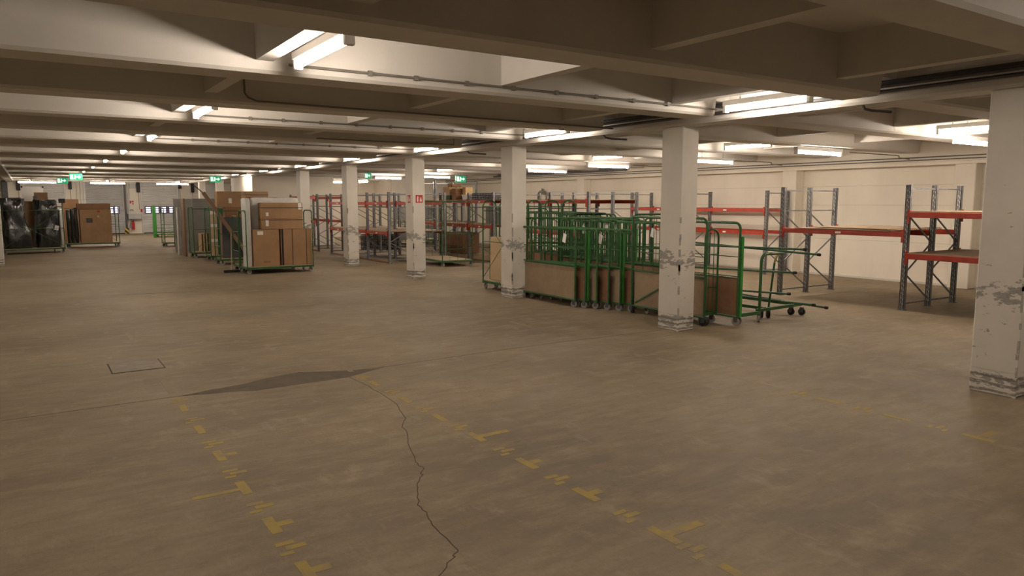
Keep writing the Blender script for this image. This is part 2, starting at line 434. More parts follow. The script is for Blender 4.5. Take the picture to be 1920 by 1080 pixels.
cr_pts = [(2.96, 7.86), (2.97, 7.19), (2.94, 6.52), (2.84, 6.11), (2.68, 5.81), (2.53, 5.39), (2.39, 4.95), (2.35, 4.78), (2.27, 4.64), (2.14, 4.43), (2.05, 4.21), (2.03, 4.03), (1.97, 3.84), (1.94, 3.51), (1.88, 3.45), (1.7, 3.29), (1.55, 3.0)]
fine_pts = []
for a, b in zip(cr_pts, cr_pts[1:]):
    for i in range(4):
        t = i/4; fine_pts.append((a[0]+(b[0]-a[0])*t+random.uniform(-.018, .018), a[1]+(b[1]-a[1])*t))
strip('crack', fine_pts, .007, M_CRACK)
strip('joint', [(-.6, 8.0), (1.2, 8.04), (1.9, 8.2), (2.53, 8.3), (3.1, 8.15), (3.65, 8.13), (4.9, 8.19), (6.36, 8.21), (8.2, 8.13)], .018, M_JOINT)
strip('joint', [(1.59, 17.67), (3.06, 17.49)], .04, M_JOINT); strip('joint', [(.47, 28.33), (1.17, 28.13)], .06, M_JOINT)
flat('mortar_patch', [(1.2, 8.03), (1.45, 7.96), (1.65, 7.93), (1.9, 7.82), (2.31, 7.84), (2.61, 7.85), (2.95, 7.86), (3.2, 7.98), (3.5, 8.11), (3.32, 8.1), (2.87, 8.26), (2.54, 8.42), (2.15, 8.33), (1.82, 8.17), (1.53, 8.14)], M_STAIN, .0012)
ht = thing('floor_hatch', 'steel hatch cover set in the concrete floor at left', 'hatch', (.98, 9.84, 0))
obj('hatch_frame', MB().box(-.29, -.31, 0, .29, .31, .003), M_CRACK, ht)
obj('hatch_plate', MB().box(-.275, -.295, 0, .275, .295, .005), M_DRAIN, ht)

# ------------------------------------------------------------ lamps
def lamp(label, x, y, along='y', z=3.22, L=1.2, top=None):
    def under_beam(yy):
        return any(BY0+BS*k-.02 < yy < BY0+BS*k+BW+.02 for k in range(NB0, NB1))
    t = thing('fluorescent_lamp', label, 'lamp', (x, y, z), PI/2 if along == 'y' else 0, 'fluorescent ceiling lamps')
    h = L/2
    obj('housing', lambda: MB().box(-h-.05, -.05, .035, h+.05, .05, .11, .008), M_WHITE, t, key=f'lamp_housing{L}')
    obj('tube', lambda: MB().tube([(-h, 0, 0), (h, 0, 0)], .032, 10), M_TUBE, t, key=f'lamp_tube{L}', smooth=True)
    obj('end_cap', lambda: MB().box(h, -.04, -.045, h+.05, .04, .05, .006), M_WHITE, t, key=f'lamp_cap1{L}')
    obj('end_cap', lambda: MB().box(-h-.05, -.04, -.045, -h, .04, .05, .006), M_WHITE, t, key=f'lamp_cap2{L}')
    for sx in (-.4, .4):
        ch = MB(); yc = y+sx if along == 'y' else y
        top = ZB-.001 if under_beam(yc) else ZS-.001
        for i in range(max(0, int((top-z-.12)/.045))):
            ch.tube([(sx, 0, .11+i*.045), (sx, 0, .11+i*.045+.03)], .006 if i % 2 else .009, 4)
        ch.tube([(sx, 0, .11), (sx, 0, max(.113, top-z))], .0025, 4)
        obj('chain', ch, M_CABLE, t)
YL = [6.03+4.663*j for j in range(9)]
for i, x in enumerate((2.1, 7.8, 13.3)):
    for j in range(1):
        lamp(('left', 'middle', 'right')[i]+(' lamp of the row just behind the camera', ' lamp of the second row behind the camera')[j], x, 1.37-4.663*j)
for j in range(5):
    lamp(['nearest', 'second', 'third', 'fourth', 'fifth'][j]+' lamp of the row left of the picture', -3.6, YL[j])
nth = ['nearest', 'second', 'third', 'fourth', 'fifth', 'sixth', 'seventh', 'eighth', 'ninth']
for j in range(8):
    lamp(f'{nth[j]} lit tube lamp in the left aisle row', 2.1 - .02*j, YL[j])
for j in range(8):
    lamp(f'{nth[j]} lit tube lamp in the row along the columns, aisle side', 7.8, YL[j])
for j in range(6):
    if j == 5: continue
    lamp(f'{nth[j]} lit tube lamp in the row beyond the columns', 13.3, YL[j])
for j, (xl, y) in enumerate(((14.15, 6.4), (14.15, 9.53), (14.9, 13.1), (14.3, 16.5), (14.9, 20.3), (14.3, 27.6))):
    lamp(f'{nth[j]} lit tube lamp crosswise near the right wall', xl, y, 'x', 3.04, 1.5)
lamp('lit tube lamp above the racks near the stair block corner passage', 13.3, 30.0, 'x', 3.04, 1.2, ZB-.002)
lamp('lit tube lamp inside the passage right of the stair block', 13.6, 37.6, 'x', 3.04, 1.2, ZB-.002)
lamp('lit tube lamp at the far end of the passage', 14.6, 36.0, 'y', 3.04, 1.2, ZB-.002)
for i, x in enumerate((.5, 3.85, 7.2)):
    lamp(('leftmost', 'middle', 'rightmost')[i]+' long lamp in front of the back roller doors', x, 47.2, 'x', 3.04, 1.7)
    lamp(('left', 'centre', 'right')[i]+' small lamp in the row before the back roller doors', x-.3, 43.3, 'y', 3.04, 1.2, ZB-.002)
# conduits on the lamp bays, pipes by the girder
def conduit(label, pts, r=.012, clips=()):
    t = tag(obj('cable_conduit', MB().tube(pts, r, 6), M_CABLE), label, 'conduit', 'ceiling conduits')
    if clips:
        for c in clips: obj('clip', MB().box(c[0]-.02, c[1]-.012, c[2]-.025, c[0]+.02, c[1]+.03, c[2]+.025), M_CABLE, t)
bf = lambda k: BY0+BS*k
for k, nm in ((1, 'nearest lit beam'), (3, 'second lit beam'), (5, 'third lit beam')):
    y = bf(k)-.03
    conduit(f'twin grey conduit running along the face of the {nm}', [(2.1, y, 3.26), (7.6, y, 3.26), (8.05, y, 3.26)], .014, [(x, y, 3.26) for x in (2.9, 3.4, 4.0, 4.6, 5.2, 5.8, 6.4, 7.0)])
for k, x, nm in ((2, 2.26, 'left lamp row'), (4, 7.7, 'column row')):
    y = bf(k)-.02
    conduit(f'bent conduit dropping down the dark beam near the {nm}', [(x, y-.01, 3.5), (x, y-.02, 3.30), (x+.04, y-.02, 3.25), (x+.14, y-.02, 3.215), (8.1, y-.015, 3.2)] if x < 5 else [(x, y-.01, 3.5), (x, y-.02, 3.22), (x-3, y-.02, 3.21)], .012)
for i, (x, z) in enumerate(((8.12, 3.34), (8.07, 3.29), (8.13, 3.24))):
    tag(obj('cable_pipe', MB().tube([(x, -4, z), (x, 48, z)], .022, 6), M_STEELD), ('top', 'middle', 'lowest')[i]+' dark pipe along the aisle side of the column girder', 'pipe', 'girder pipes')
for i, y in enumerate((5.05, 9.72, 14.4)):
    tag(obj('cable_stub', MB().tube([(8.3, y, 3.16), (8.36, y, 3.10), (8.45, y-.03, 3.085), (8.75, y-.1, 3.08)], .016, 6), M_STEELD), ('nearest', 'second', 'third')[i]+' short dark cable end hanging under the column girder', 'cable', 'hanging cable ends')
for i, z in enumerate((2.995, 3.06)):
    tag(obj('cable_conduit', MB().tube([(17.77, -4, z), (17.77, 33, z)], .016, 6), M_CABLE), ('lower', 'upper')[i]+' long conduit on the cornice of the right wall', 'conduit', 'cornice conduits')
for i, y in enumerate((6.4, 9.53, 13.1, 16.5)):
    conduit(nth[i]+' hooked conduit from the cornice to a crosswise lamp', [(15.3, y, 3.1), (16.55, y, 3.1), (17.2, y, 3.1), (17.3, y, 3.09), (17.3, y, 3.05), (17.77, y, 3.03)], .012)
# lamp power boxes
for i, k in enumerate((3, 5)):
    pass
# emergency exit signs
def exit_sign(label, x, y, z, rz=0.0, wd=.46, h=.26):
    t = thing('exit_sign', label, 'sign', (x, y, z), rz, 'green exit signs')
    obj('sign_box', MB().box(-wd/2, -.04, -h/2, wd/2, .04, h/2, .006), M_SIGNG, t)
    m = MB().box(-wd*.42, -.046, -h*.36, -wd*.2, -.04, h*.36)
    m.bar((wd*.0, -.043, 0), (wd*.3, -.043, 0), .01, .04)
    m.add([(wd*.22, -.045, .07), (wd*.22, -.045, -.07), (wd*.4, -.045, 0)], [(0, 1, 2)])
    obj('arrow_symbol', m, M_SIGNW, t)
    mm = MB().disc((-wd*.05, -.043, h*.22), 1, .028, .006, 8).bar((-wd*.05, -.043, h*.12), (-wd*.09, -.043, -h*.1), .008, .04).bar((-wd*.09, -.043, -h*.1), (-wd*.02, -.043, -h*.35), .008, .025).bar((-wd*.09, -.043, -h*.1), (-wd*.16, -.043, -h*.34), .008, .025)
    obj('running_figure_symbol', mm, M_SIGNW, t)
    obj('hanger', MB().tube([(0, 0, h/2), (0, 0, ZS-z)], .008, 5), M_CABLE, t)
exit_sign('green lit exit sign at far left, above the roller doors', 1.66, 34.0, 2.98)
exit_sign('dimmer green exit sign left of the brighter far left one', 1.42, 40.2, 2.98, -.5)
exit_sign('green lit exit sign above the leaning plank', 6.85, 33.7, 2.98)
exit_sign('green exit sign between the two gouged columns far back', 10.84, 26.3, 2.99, -.7, .24, .22)
exit_sign('green exit sign in front of the crosswise lamp above the far racks', 15.2, 26.9, 2.96)

# ------------------------------------------------------------ back wall: roller doors and fittings
def roller_door(n, x0, x1, mat, panes):
    d = MB()
    z = 0.02
    while z < 3.2:
        d.add([(x0, YB-.03, z), (x1, YB-.03, z), (x1, YB-.055, z+.05), (x0, YB-.055, z+.05), (x1, YB-.03, z+.1), (x0, YB-.03, z+.1)], [(0, 1, 2, 3), (3, 2, 4, 5)]); z += .105
    o = obj(f'door_{n}', d, mat); o['kind'] = 'structure'
    obj('slat_frame', MB().box(x0, YB-.03, 0, x1, YB, 3.25), mat, o)
    for x in (x0-.09, x1):
        obj('guide_rail', MB().box(x, YB-.09, 0, x+.09, YB, 3.3, .01), M_SHUTB, o)
    obj('roller_housing', MB().box(x0-.12, YB-.4, 3.25, x1+.12, YB, 3.6), M_STEELD, o)
    obj('floor_seal', MB().box(x0, YB-.07, 0, x1, YB, .04), M_RUB, o)
    if panes:
        obj('window_band', MB().box(panes[0][0]-.08, YB-.065, 1.26, panes[-1][1]+.08, YB-.05, 1.72), M_RIMD, o)
        for a, b in panes:
            for r in range(3):
                obj('pane', MB().box(a, YB-.075, 1.32+r*.13, b, YB-.065, 1.40+r*.13), M_DAY, o)
roller_door(1, -.1, 1.85, M_SHUTB, [])
roller_door(2, 2.98, 5.0, M_SHUT, [(4.05, 4.18), (4.26, 4.42), (4.50, 4.72)])
roller_door(3, 6.1, 8.15, M_SHUTB, [(6.28, 6.54), (6.74, 7.0), (7.2, 7.44), (7.66, 7.84)])
d4 = struct('door_4', MB().box(9.7, YB-.06, 0, 10.9, YB, 3.2, .01), M_SHUTB)
obj('handle', MB().box(10.7, YB-.1, 1.0, 10.74, YB-.06, 1.15), M_STEELD, d4)
d5 = struct('door_5', MB().box(11.5, YB-.06, 0, 12.4, YB, 3.1, .01), M_SHUT)
obj('handle', MB().box(11.55, YB-.1, 1.0, 11.6, YB-.06, 1.15), M_STEELD, d5)
def tagged(name, mb, mat, label, cat, group=None): return tag(obj(name, mb, mat), label, cat, group)
for i, (x, z0, z1, lb) in enumerate(((-.4, 2.66, 3.3, 'left of the first roller door'), (2.2, 2.75, 3.3, 'between first and second roller doors'), (5.9, 2.6, 3.25, 'left of the third roller door'), (8.34, 2.85, 3.2, 'right of the third roller door'), (9.1, 2.62, 3.2, 'right of the pale wall panels'))):
    t = thing('door_motor', 'black door motor box '+lb, 'motor', (x, YB, 0), 0, 'roller door motors')
    obj('motor_case', MB().box(-.09, -.22, z0, .09, 0, z1, .02), M_BLACK, t)
    obj('cable', MB().tube([(0, -.03, z0), (.02, -.03, z0-1.1)], .012, 6), M_CABLE, t)
pp = thing('bumper_post', 'dark steel post with black and yellow foot beside second roller door', 'post', (5.12, YB-.15, 0))
obj('post', MB().box(-.06, -.06, 0, .06, .06, 3.1, .008), M_STEELD, pp)
obj('striped_foot', MB().box(-.11, -.09, 0, .11, .09, .36, .01), M_HAZ, pp)
tagged('dark_post', MB().box(-1.2, YB-.2, 0, -.92, YB-.02, 3.3, .01), M_STEELD, 'dark brown steel panel at the far left of the back wall', 'panel')
for i, x in enumerate((2.55, 2.75, 5.32)):
    tagged('wall_pipe', MB().tube([(x, YB-.06, 0), (x, YB-.06, 3.5)], .04, 8), M_SHUTB, ('pale pipe left of the second roller door', 'second pale pipe beside the second roller door frame', 'pale pipe right of the striped bumper post')[i], 'pipe')
ex = thing('fire_extinguisher', 'red fire extinguisher hanging on the wall under the sink', 'extinguisher', (5.5, YB-.1, .25))
obj('cylinder', MB().tube([(0, 0, 0), (0, 0, .02), (0, 0, .45)], .085, 12).tube([(0, 0, .45), (0, 0, .5)], .05, 10), M_REDP, ex)
obj('valve', MB().box(-.04, -.03, .5, .05, .03, .56), M_BLACK, ex)
obj('hose', MB().tube([(-.05, 0, .53), (-.14, 0, .45), (-.16, 0, .25), (-.17, 0, .1)], .015, 6), M_BLACK, ex)
obj('bracket', MB().box(-.09, .08, .1, .09, .1, .2), M_STEELD, ex)
sk = thing('wall_basin', 'grey wall basin above the red extinguisher', 'basin', (5.6, YB, .95))
obj('bowl', MB().box(-.36, -.4, 0, .36, -.36, .26).box(-.36, -.04, 0, .36, 0, .3).box(-.36, -.36, 0, -.32, -.04, .26).box(.32, -.36, 0, .36, -.04, .26).box(-.36, -.4, -.02, .36, 0, 0), M_SHUT, sk)
obj('tap', MB().tube([(-.25, -.03, .3), (-.25, -.03, .55), (-.1, -.12, .56), (-.05, -.2, .5)], .02, 6), M_STEELD, sk)
fs = thing('fire_sign', 'small white and red fire sign on back wall above the basin', 'sign', (5.5, YB-.005, 1.95), 0)
obj('sign_plate', MB().box(-.14, -.006, -.14, .14, 0, .14), M_PAPER, fs)
obj('red_symbol', MB().box(-.12, -.01, -.05, -.02, -.006, .12).box(.0, -.01, .02, .11, -.006, .12).box(.03, -.01, -.12, .1, -.006, -.02), M_REDP, fs)
tagged('vent_box', MB().box(5.4, YB-.12, 2.85, 5.75, YB, 3.12, .01), M_SHUT, 'grey box high on the back wall above the extinguisher', 'box')
tagged('wall_cladding', MB().box(8.5, YB-.03, .1, 8.95, YB, 2.85, .005), M_WALL, 'pale wall panel right of the third roller door', 'panel')
tagged('switch_box', MB().box(5.98, YB-.1, 1.35, 6.08, YB, 1.55, .01), M_REDP, 'small red switch box at the left edge of the third roller door', 'switch')
# yard windows seen through the passage
wy = struct('window_1', MB().box(17.0, 47.94, .8, 18.0, 48, 1.8), M_STEELD)
for i in range(3):
    for j in range(2):
        obj('pane', MB().box(17.04+.32*i, 47.92, .85+.47*j, 17.32+.32*i, 47.94, 1.28+.47*j), M_DAY, wy)
t_ = struct('window_2', MB().box(17.0, 47.9, 2.3, 18.1, 48, 2.9), M_TEAL)
obj('frame_bar', MB().box(17.5, 47.88, 2.3, 17.55, 47.9, 2.9), M_WHITE, t_)

# ------------------------------------------------------------ pallet racks
def upright_mb(h):
    m = MB()       # C profile, open to the back, with a foot plate and slot cut-outs shown as raised lips
    w_, d, t = .09, .07, .012
    m.box(0, -w_/2, 0, t, -w_/2+.032, h).box(0, w_/2-.032, 0, t, w_/2, h)
    m.box(0, -w_/2, 0, d, -w_/2+t, h).box(0, w_/2-t, 0, d, w_/2, h)
    m.box(t*1.5, -w_/2+t, .01, t*2.5, w_/2-t, h)
    m.box(-.02, -w_/2-.02, 0, d+.02, w_/2+.02, .012)
    return m
def slot_mb(h):
    m = MB(); z = .1
    while z < h-.06:
        for d in (0, .028):
            m.box(-.002, -.012+d-.014, z+d, 0.001, -.002+d-.014, z+.035+d)
        m.box(.03, -.037, z, .045, -.034, z+.035)
        z += .09
    return m
M_SLOT = simple('slot_painted_light', (.60, .58, .54), .6)  # pale colour stands in for light showing through the slots
def rack(label, frames, bays, group='red and grey pallet racks', base=False, stuff=()):
    """frames: list of (y, [x...], h). bays: (i, j, z, xs, deck)"""
    x0, y0 = frames[0][1][0], frames[0][0]
    t = thing('pallet_rack', label, 'rack', (x0, y0, 0), 0, group)
    for y, xs, h in frames:
        yy = y-y0
        for i, x in enumerate(xs):
            up = obj('upright', lambda: upright_mb(h), M_GALV, t, key=f'upright{h}', loc=(x-x0, yy, 0))
            if y < 13: so = obj('slot_rows', lambda: slot_mb(h), M_SLOT, up, key=f'slots{h}'); so['kind'] = 'stuff'
        for a, b in zip(xs, xs[1:]):
            a -= x0; b -= x0
            for zz in (h-.07, h-.5, .12): obj('horizontal_brace', MB().bar((a+.04, yy, zz), (b+.03, yy, zz), .026, .026), M_GALV, t)
            zs = [.15, .15+(h-.7)/3, .15+2*(h-.7)/3, h-.55]
            for q in range(3):
                p, s_ = (a+.05, b+.02) if q % 2 else (b+.02, a+.05)
                obj('diagonal_brace', MB().bar((p, yy, zs[q]), (s_, yy, zs[q+1]), .022, .022), M_GALV, t)
    for i, j, z, xs, deck in bays:
        ya, yb_ = sorted((frames[i][0]-y0, frames[j][0]-y0)); ya += .045; yb_ -= .045
        for n_, x in enumerate(xs):
            xx = x-x0; s = -1 if n_ == 0 else 1
            xf = xx-.028 if n_ == 0 else xx+.05
            m = MB().box(xf, ya, z-.10, xf+.045, yb_, z, .006)
            bmo = obj('beam', m, M_RED, t)
            if deck: pass
            for yh in (ya, yb_): obj('beam_hook', MB().box(xf-.006, yh-.02, z-.2, xf+.05, yh+.02, z+.04), M_RED, bmo)
            if n_ == 0: obj('load_label', MB().box(xf-.003, (ya+yb_)/2-.06, z-.075, xf, (ya+yb_)/2+.06, z-.035), M_PAPER, bmo)
        if deck:
            obj('deck', MB().box(xs[0]-x0-.02, ya+.01, z, xs[-1]-x0+.09, yb_-.01, z+.02), M_BOARD, t)
    if base:
        ys = [f[0]-y0 for f in frames]
        obj('base_rail', MB().bar((0.03, min(ys), .03), (0.03, max(ys), .03), .05, .05), M_BOARDR, t)
    return t
X1 = [13.46, 14.38, 15.33]
rack('right rack with boards on one level, behind the rod trolley', [(9.87, X1, 2.32), (7.2, X1, 2.32), (4.45, X1, 2.32)],
     [(0, 1, 1.46, [13.46, 14.38, 15.33], False), (1, 2, 1.82, [13.46, 15.33], True), (1, 2, 1.06, [13.46, 15.33], True)])
for i, (x0, y0, x1, y1, rz) in enumerate(((13.40, 7.45, 15.2, 9.5, .0), (13.55, 7.3, 15.0, 9.0, .04), (13.5, 7.5, 15.3, 9.2, -.05))):
    cx, cy = (x0+x1)/2, (y0+y1)/2
    tag(obj('chipboard_sheet', MB().box(x0-cx, y0-cy, 0, x1-cx, y1-cy, .012), M_BOARD, loc=(cx, cy, 1.461+.014*i), rot=(0, 0, rz)),
        ('bottom', 'middle', 'topmost')[i]+' loose chipboard sheet lying on the right rack', 'board', 'loose chipboard sheets')
X2 = [16.95, 17.84]
rack('rack along the right wall with two bright orange beam levels', [(12.95, X2, 2.32), (15.75, X2, 2.32), (18.35, X2, 2.32)],
     [(0, 1, 1.83, X2, False), (0, 1, 1.20, X2, False), (1, 2, 1.83, X2, False), (1, 2, 1.2, X2, False)])
rack('rack row behind the nested trolleys, middle of the hall', [(16.4, X1, 2.3), (18.25, X1, 2.3), (20.1, X1, 2.3)],
     [(0, 1, 2.06, [13.46, 14.38, 15.33], True), (1, 2, 2.06, [13.46, 15.33], True), (0, 1, 1.1, [13.46, 15.33], True), (1, 2, 1.1, [13.46, 15.33], True)])
X4 = [12.72, 13.65]
rack('rack holding brown boxes and a white tub on its top deck', [(24.1, X4, 2.32), (22.0, X4, 2.32), (20.4, X4, 2.32)],
     [(0, 1, 2.06, X4, True), (1, 2, 2.06, X4, True), (0, 1, 1.23, X4, True), (1, 2, 1.23, X4, True)])
rack('tall empty rack frames behind the boxes on the far rack', [(25.9, X1, 2.85), (27.8, X1, 2.85)], [(0, 1, 2.06, [13.46, 15.33], True), (0, 1, 1.2, [13.46, 15.33], True)])
X3 = [9.7, 10.72, 11.74]
rack('far rack row with low red floor rail between the gouged columns', [(21.95, X3, 2.32), (23.75, X3, 2.32), (25.6, X3, 2.32), (27.4, X3, 2.32)],
     [(0, 1, 2.0, X3, False), (0, 1, 1.03, X3, True), (1, 2, 2.0, X3, False), (1, 2, 1.03, X3, True), (2, 3, 2.0, X3, False), (2, 3, 1.03, X3, True)], base=True)
rack('farthest rack row in front of the white stair block', [(28.95, X3[:2], 2.32), (30.75, X3[:2], 2.32), (32.5, X3[:2], 2.32)],
     [(0, 1, 2.22, X3[:2], False), (0, 1, 1.25, X3[:2], False), (1, 2, 2.22, X3[:2], False), (1, 2, 1.25, X3[:2], False)], base=True)

# ------------------------------------------------------------ boxes
def carton(label, x0, y0, z0, dx, dy, dz, mat=None, rz=0.0, tape=True, straps=(), stickers=(), group=None, name='cardboard_box', cat='box', c=.008, seams=True):
    """x0,y0 = centre; front face is -y"""
    mat = mat or M_CARD
    t = thing(name, label, cat, (x0, y0, z0), rz, group)
    hx, hy = dx/2, dy/2
    obj('carton', MB().box(-hx, -hy, 0, hx, hy, dz, min(c, dx/5, dy/5, dz/5)), mat, t)
    if tape:
        obj('tape', MB().box(-hx-.001, -.03, dz-.001, hx+.001, .03, dz+.0015).box(-hx-.0015, -.03, dz*.75, -hx, .03, dz).box(hx, -.03, dz*.75, hx+.0015, .03, dz), M_TAPE, t)
    for kind, p in straps:
        if kind == 'v': m = MB().box(p-.008, -hy-.004, -.0, p+.008, hy+.004, dz+.004)
        elif kind == 'h': m = MB().box(-hx-.004, -hy-.004, p-.008, hx+.004, hy+.004, p+.008)
        elif kind == 'w': m = MB().box(p-.025, -hy-.006, 0, p+.025, hy+.004, dz+.004)
        obj('strap', m, M_STRAP, t)
    for x, z, a, b, mt in stickers:
        obj('sticker', MB().box(x-a/2, -hy-.003, z-b/2, x+a/2, -hy, z+b/2), mt, t)
    return t
# ------------------------------------------------------------ roll cages / trolleys
def caster(parent, x, y, wheel_mat, axis=0, r=.062):
    f = obj('caster', lambda: MB().box(-.03, -.026, .095, .03, .026, .14).box(-.03, -.03, .05, .03, -.024, .12).box(-.03, .024, .05, .03, .03, .12), M_STEELD, parent, key='caster', loc=(x, y, 0), rot=(0, 0, axis))
    obj('wheel', lambda: MB().disc((.0, 0, r), 1, r, .036, 14).disc((0, 0, r), 1, r*.45, .044, 10), wheel_mat, f, key='wheel', smooth=True)
def gate_mb(W, H, r=.14, bars=(.55, 1.0), verts=2, tr=.017):
    m = MB(); pts = [(0, 0, .13), (0, 0, H-r)] + arc((0, r, H-r), r, PI, PI/2, 'yz') + arc((0, W-r, H-r), r, PI/2, 0, 'yz') + [(0, W, .13)]
    m.tube(pts, tr, 8)
    return m
def gate_bars(W, H, bars, verts):
    m = MB()
    for z in bars: m.tube([(0, 0, z), (0, W, z)], .009, 6)
    for i in range(verts):
        y = W*(i+1)/(verts+1); m.tube([(0, y, .17), (0, y, H-.02)], .006, 6)
    return m
def cage(label, loc, rz, L=1.85, W=.8, H=1.72, gates='LR', sides='b', rail=1.66, mat=None, group='green roll cages', deck=True, bars=(.6, 1.15), verts=2, brace=True, whl=None):
    mat = mat or M_GREEN; whl = whl or M_WHEEL
    t = thing('roll_cage', label, 'trolley', loc, rz, group); h = L/2
    obj('base_frame', lambda: MB().bar((-h, 0, .165), (h, 0, .165), .045, .05).bar((-h, W, .165), (h, W, .165), .045, .05).bar((-h, 0, .165), (-h, W, .165), .045, .05).bar((h, 0, .165), (h, W, .165), .045, .05).bar((0, 0, .16), (0, W, .16), .04, .04), mat, t, key=f'cb{L}{W}')
    if deck: obj('deck', lambda: MB().box(-h+.02, .02, .19, h-.02, W-.02, .205), M_DECK, t, key=f'cd{L}{W}')
    for s, x in (('L', -h), ('R', h)):
        if s in gates:
            g = obj('end_gate', lambda: gate_mb(W, H), mat, t, key=f'cg{W}{H}', loc=(x, 0, 0), smooth=True)
            obj('gate_bars', lambda: gate_bars(W, H, bars, verts), mat, g, key=f'cgb{W}{H}{bars}{verts}')
    for s in sides:
        y = 0 if s == 'f' else W
        sr_ = obj('side_rail', lambda: MB().tube([(-h, 0, rail), (h, 0, rail)], .013, 6), mat, t, key=f'cs{L}{rail}', loc=(0, y, 0))
        obj('middle_rail', lambda: MB().tube([(-h, 0, rail*.58), (h, 0, rail*.58)], .008, 6), mat, sr_, key=f'cm{L}{rail}')
        if brace:
            obj('cross_wire', lambda: MB().tube([(-h, 0, .25), (h-.1, .012, rail-.05)], .007, 5), mat, sr_, key=f'cx{L}{rail}')
            obj('cross_wire', lambda: MB().tube([(-h*.35, 0, rail*.65), (h, 0.0, .25)], .007, 5), mat, sr_, key=f'cy{L}{rail}')
    for sx in (-1, 1):
        for y in (.04, W-.04):
            caster(t, sx*(h-.06), y, whl, .3*sx+y)
    return t
def nested(label, x, ynear, L=1.8, W=.78, zt=1.49, H=1.67, panel=True, pmat=None, rz=-PI/2, mat=None, tagp=False, strut=False, thick=False, whl=None, gate=True, pz=.76, nbars=0):
    """Empty furniture trolley with its deck folded up; local +x points to the near end."""
    mat = mat or M_GREEN; whl = whl or M_WHEEL
    h = L/2
    t = thing('folded_trolley', label, 'trolley', (x, ynear+h, 0), rz, 'nested green trolleys')
    r = .1
    obj('side_frame', lambda: MB().tube([(-h, 0, .12), (-h, 0, zt)] , .02, 8).tube([(-h, 0, zt), (h-r, 0, zt)] + arc((h-r, 0, zt-r), r, PI/2, 0, 'xz') + [(h, 0, .12)], .021, 8).tube([(-h, 0, .14), (h, 0, .14)], .018, 6).tube([(-h, 0, .8), (h, 0, .8)], .012, 6), mat, t, key=f'nf{L}{zt}', smooth=True)
    obj('mid_rail', lambda: MB().tube([(-h, 0, 1.12), (h, 0, 1.12)], .008, 6), mat, t, key=f'nm{L}')
    if thick: obj('corner_plate', lambda: MB().box(h-.02, .025, .14, h+.03, .075, 1.45, .005), M_GREENB, t, key=f'np{L}')
    if gate:
        g = obj('end_gate', lambda: gate_mb(W, H, .11), mat, t, key=f'ng{W}{H}', loc=(-h+.0, 0.0, 0), smooth=True)
        obj('gate_bars', lambda: gate_bars(W, H, (.55, 1.15), 2), mat, g, key=f'ngb{W}{H}')
    obj('base_arm', lambda: MB().bar((-h, 0, .16), (-h, W, .16), .04, .05), mat, t, key=f'na{L}{W}')
    for i in range(nbars):
        xb = -h+L*(i+1)/(nbars+1); obj('side_bar', lambda: MB().tube([(0, 0, .8), (0, 0, zt)], .011, 6), mat, t, key=f'nb{zt}', loc=(xb, 0, 0))
    if panel:
        p = obj('folded_deck', lambda: MB().box(-h+.04, .028, .15, h-.03, .046, pz, .003), pmat or M_BOARD, t, key=f'nd{L}{pz}')
        obj('deck_frame', lambda: MB().bar((-h+.02, .037, .14), (h-.02, .037, .14), .03, .025).bar((-h+.02, .037, pz+.01), (h-.02, .037, pz+.01), .02, .015), mat, t, key=f'ne{L}{pz}')
    if strut: obj('fold_strut', MB().bar((-h+.12, -.02, .2), (-h+1.15, -.02, .74), .02, .03), mat, t)
    if tagp: obj('paper_tag', MB().box(-.05, -.03, zt-.22, .05, -.025, zt-.05).box(-.006, -.03, zt-.06, .006, -.02, zt), M_PAPER, t, rot=(0, .25, 0), loc=(random.uniform(-.5, .5)*L*.6, 0, 0))
    caster(t, h-.03, .0, whl, .4); caster(t, h-.06, .09, whl, 1.1); caster(t, -h+.03, .0, whl, -.3); caster(t, -h+.03, W-.05, whl, .8)
    return t
# front row of the nest, right of the third column
specs = [(8.60, 10.82, 0, 1), (8.69, 10.62, 1, 0), (8.80, 10.42, 0, 0), (8.90, 10.2, 0, 1), (8.99, 9.98, 1, 0), (9.09, 9.76, 0, 0)]
lbs = ['front folded green trolley showing its whole brown folded deck', 'second folded trolley with bright green corner plate, just behind the front one',
       'third folded trolley from the front of the nest', 'fourth folded trolley from the front of the nest with paper tag',
       'fifth folded trolley of the nest, bright corner plate beside its narrow deck', 'sixth folded trolley of the nest, last of its front row']
for i, (x, y, th, tg) in enumerate(specs):
    nested(lbs[i], x, y, thick=bool(th), tagp=bool(tg), pmat=M_BOARD if i % 2 == 0 else M_BOARDR)
# the ones standing behind, only their tops show
for i in range(7):
    nested(f'{nth[i]} folded trolley of the rear nest, behind the front nest', 9.9+.15*i, 11.25-.0*i, zt=1.60+.03*(i % 3), H=1.72, tagp=(i % 2 == 0), pmat=M_BOARDR, gate=(i % 3 != 1), thick=(i % 3 == 1), nbars=5)
for i in range(4):
    nested(f'{nth[i]} tall trolley of the back corner nest before the wall rack', 10.3+.28*i, 13.3-.15*i, zt=1.74, H=1.84, tagp=(i % 2 == 1), pmat=M_BOARDR, mat=M_GREEND, gate=(i == 0), nbars=5)
for i in range(4):
    nested(f'{nth[i]} folded trolley of the middle nest, seen left of the second column', 9.95+.13*i, 9.95-.12*i, L=1.2, W=.5, zt=1.60, H=1.68, pmat=M_BOARDR, gate=(i == 3), thick=True, tagp=(i % 2 == 0), nbars=4)
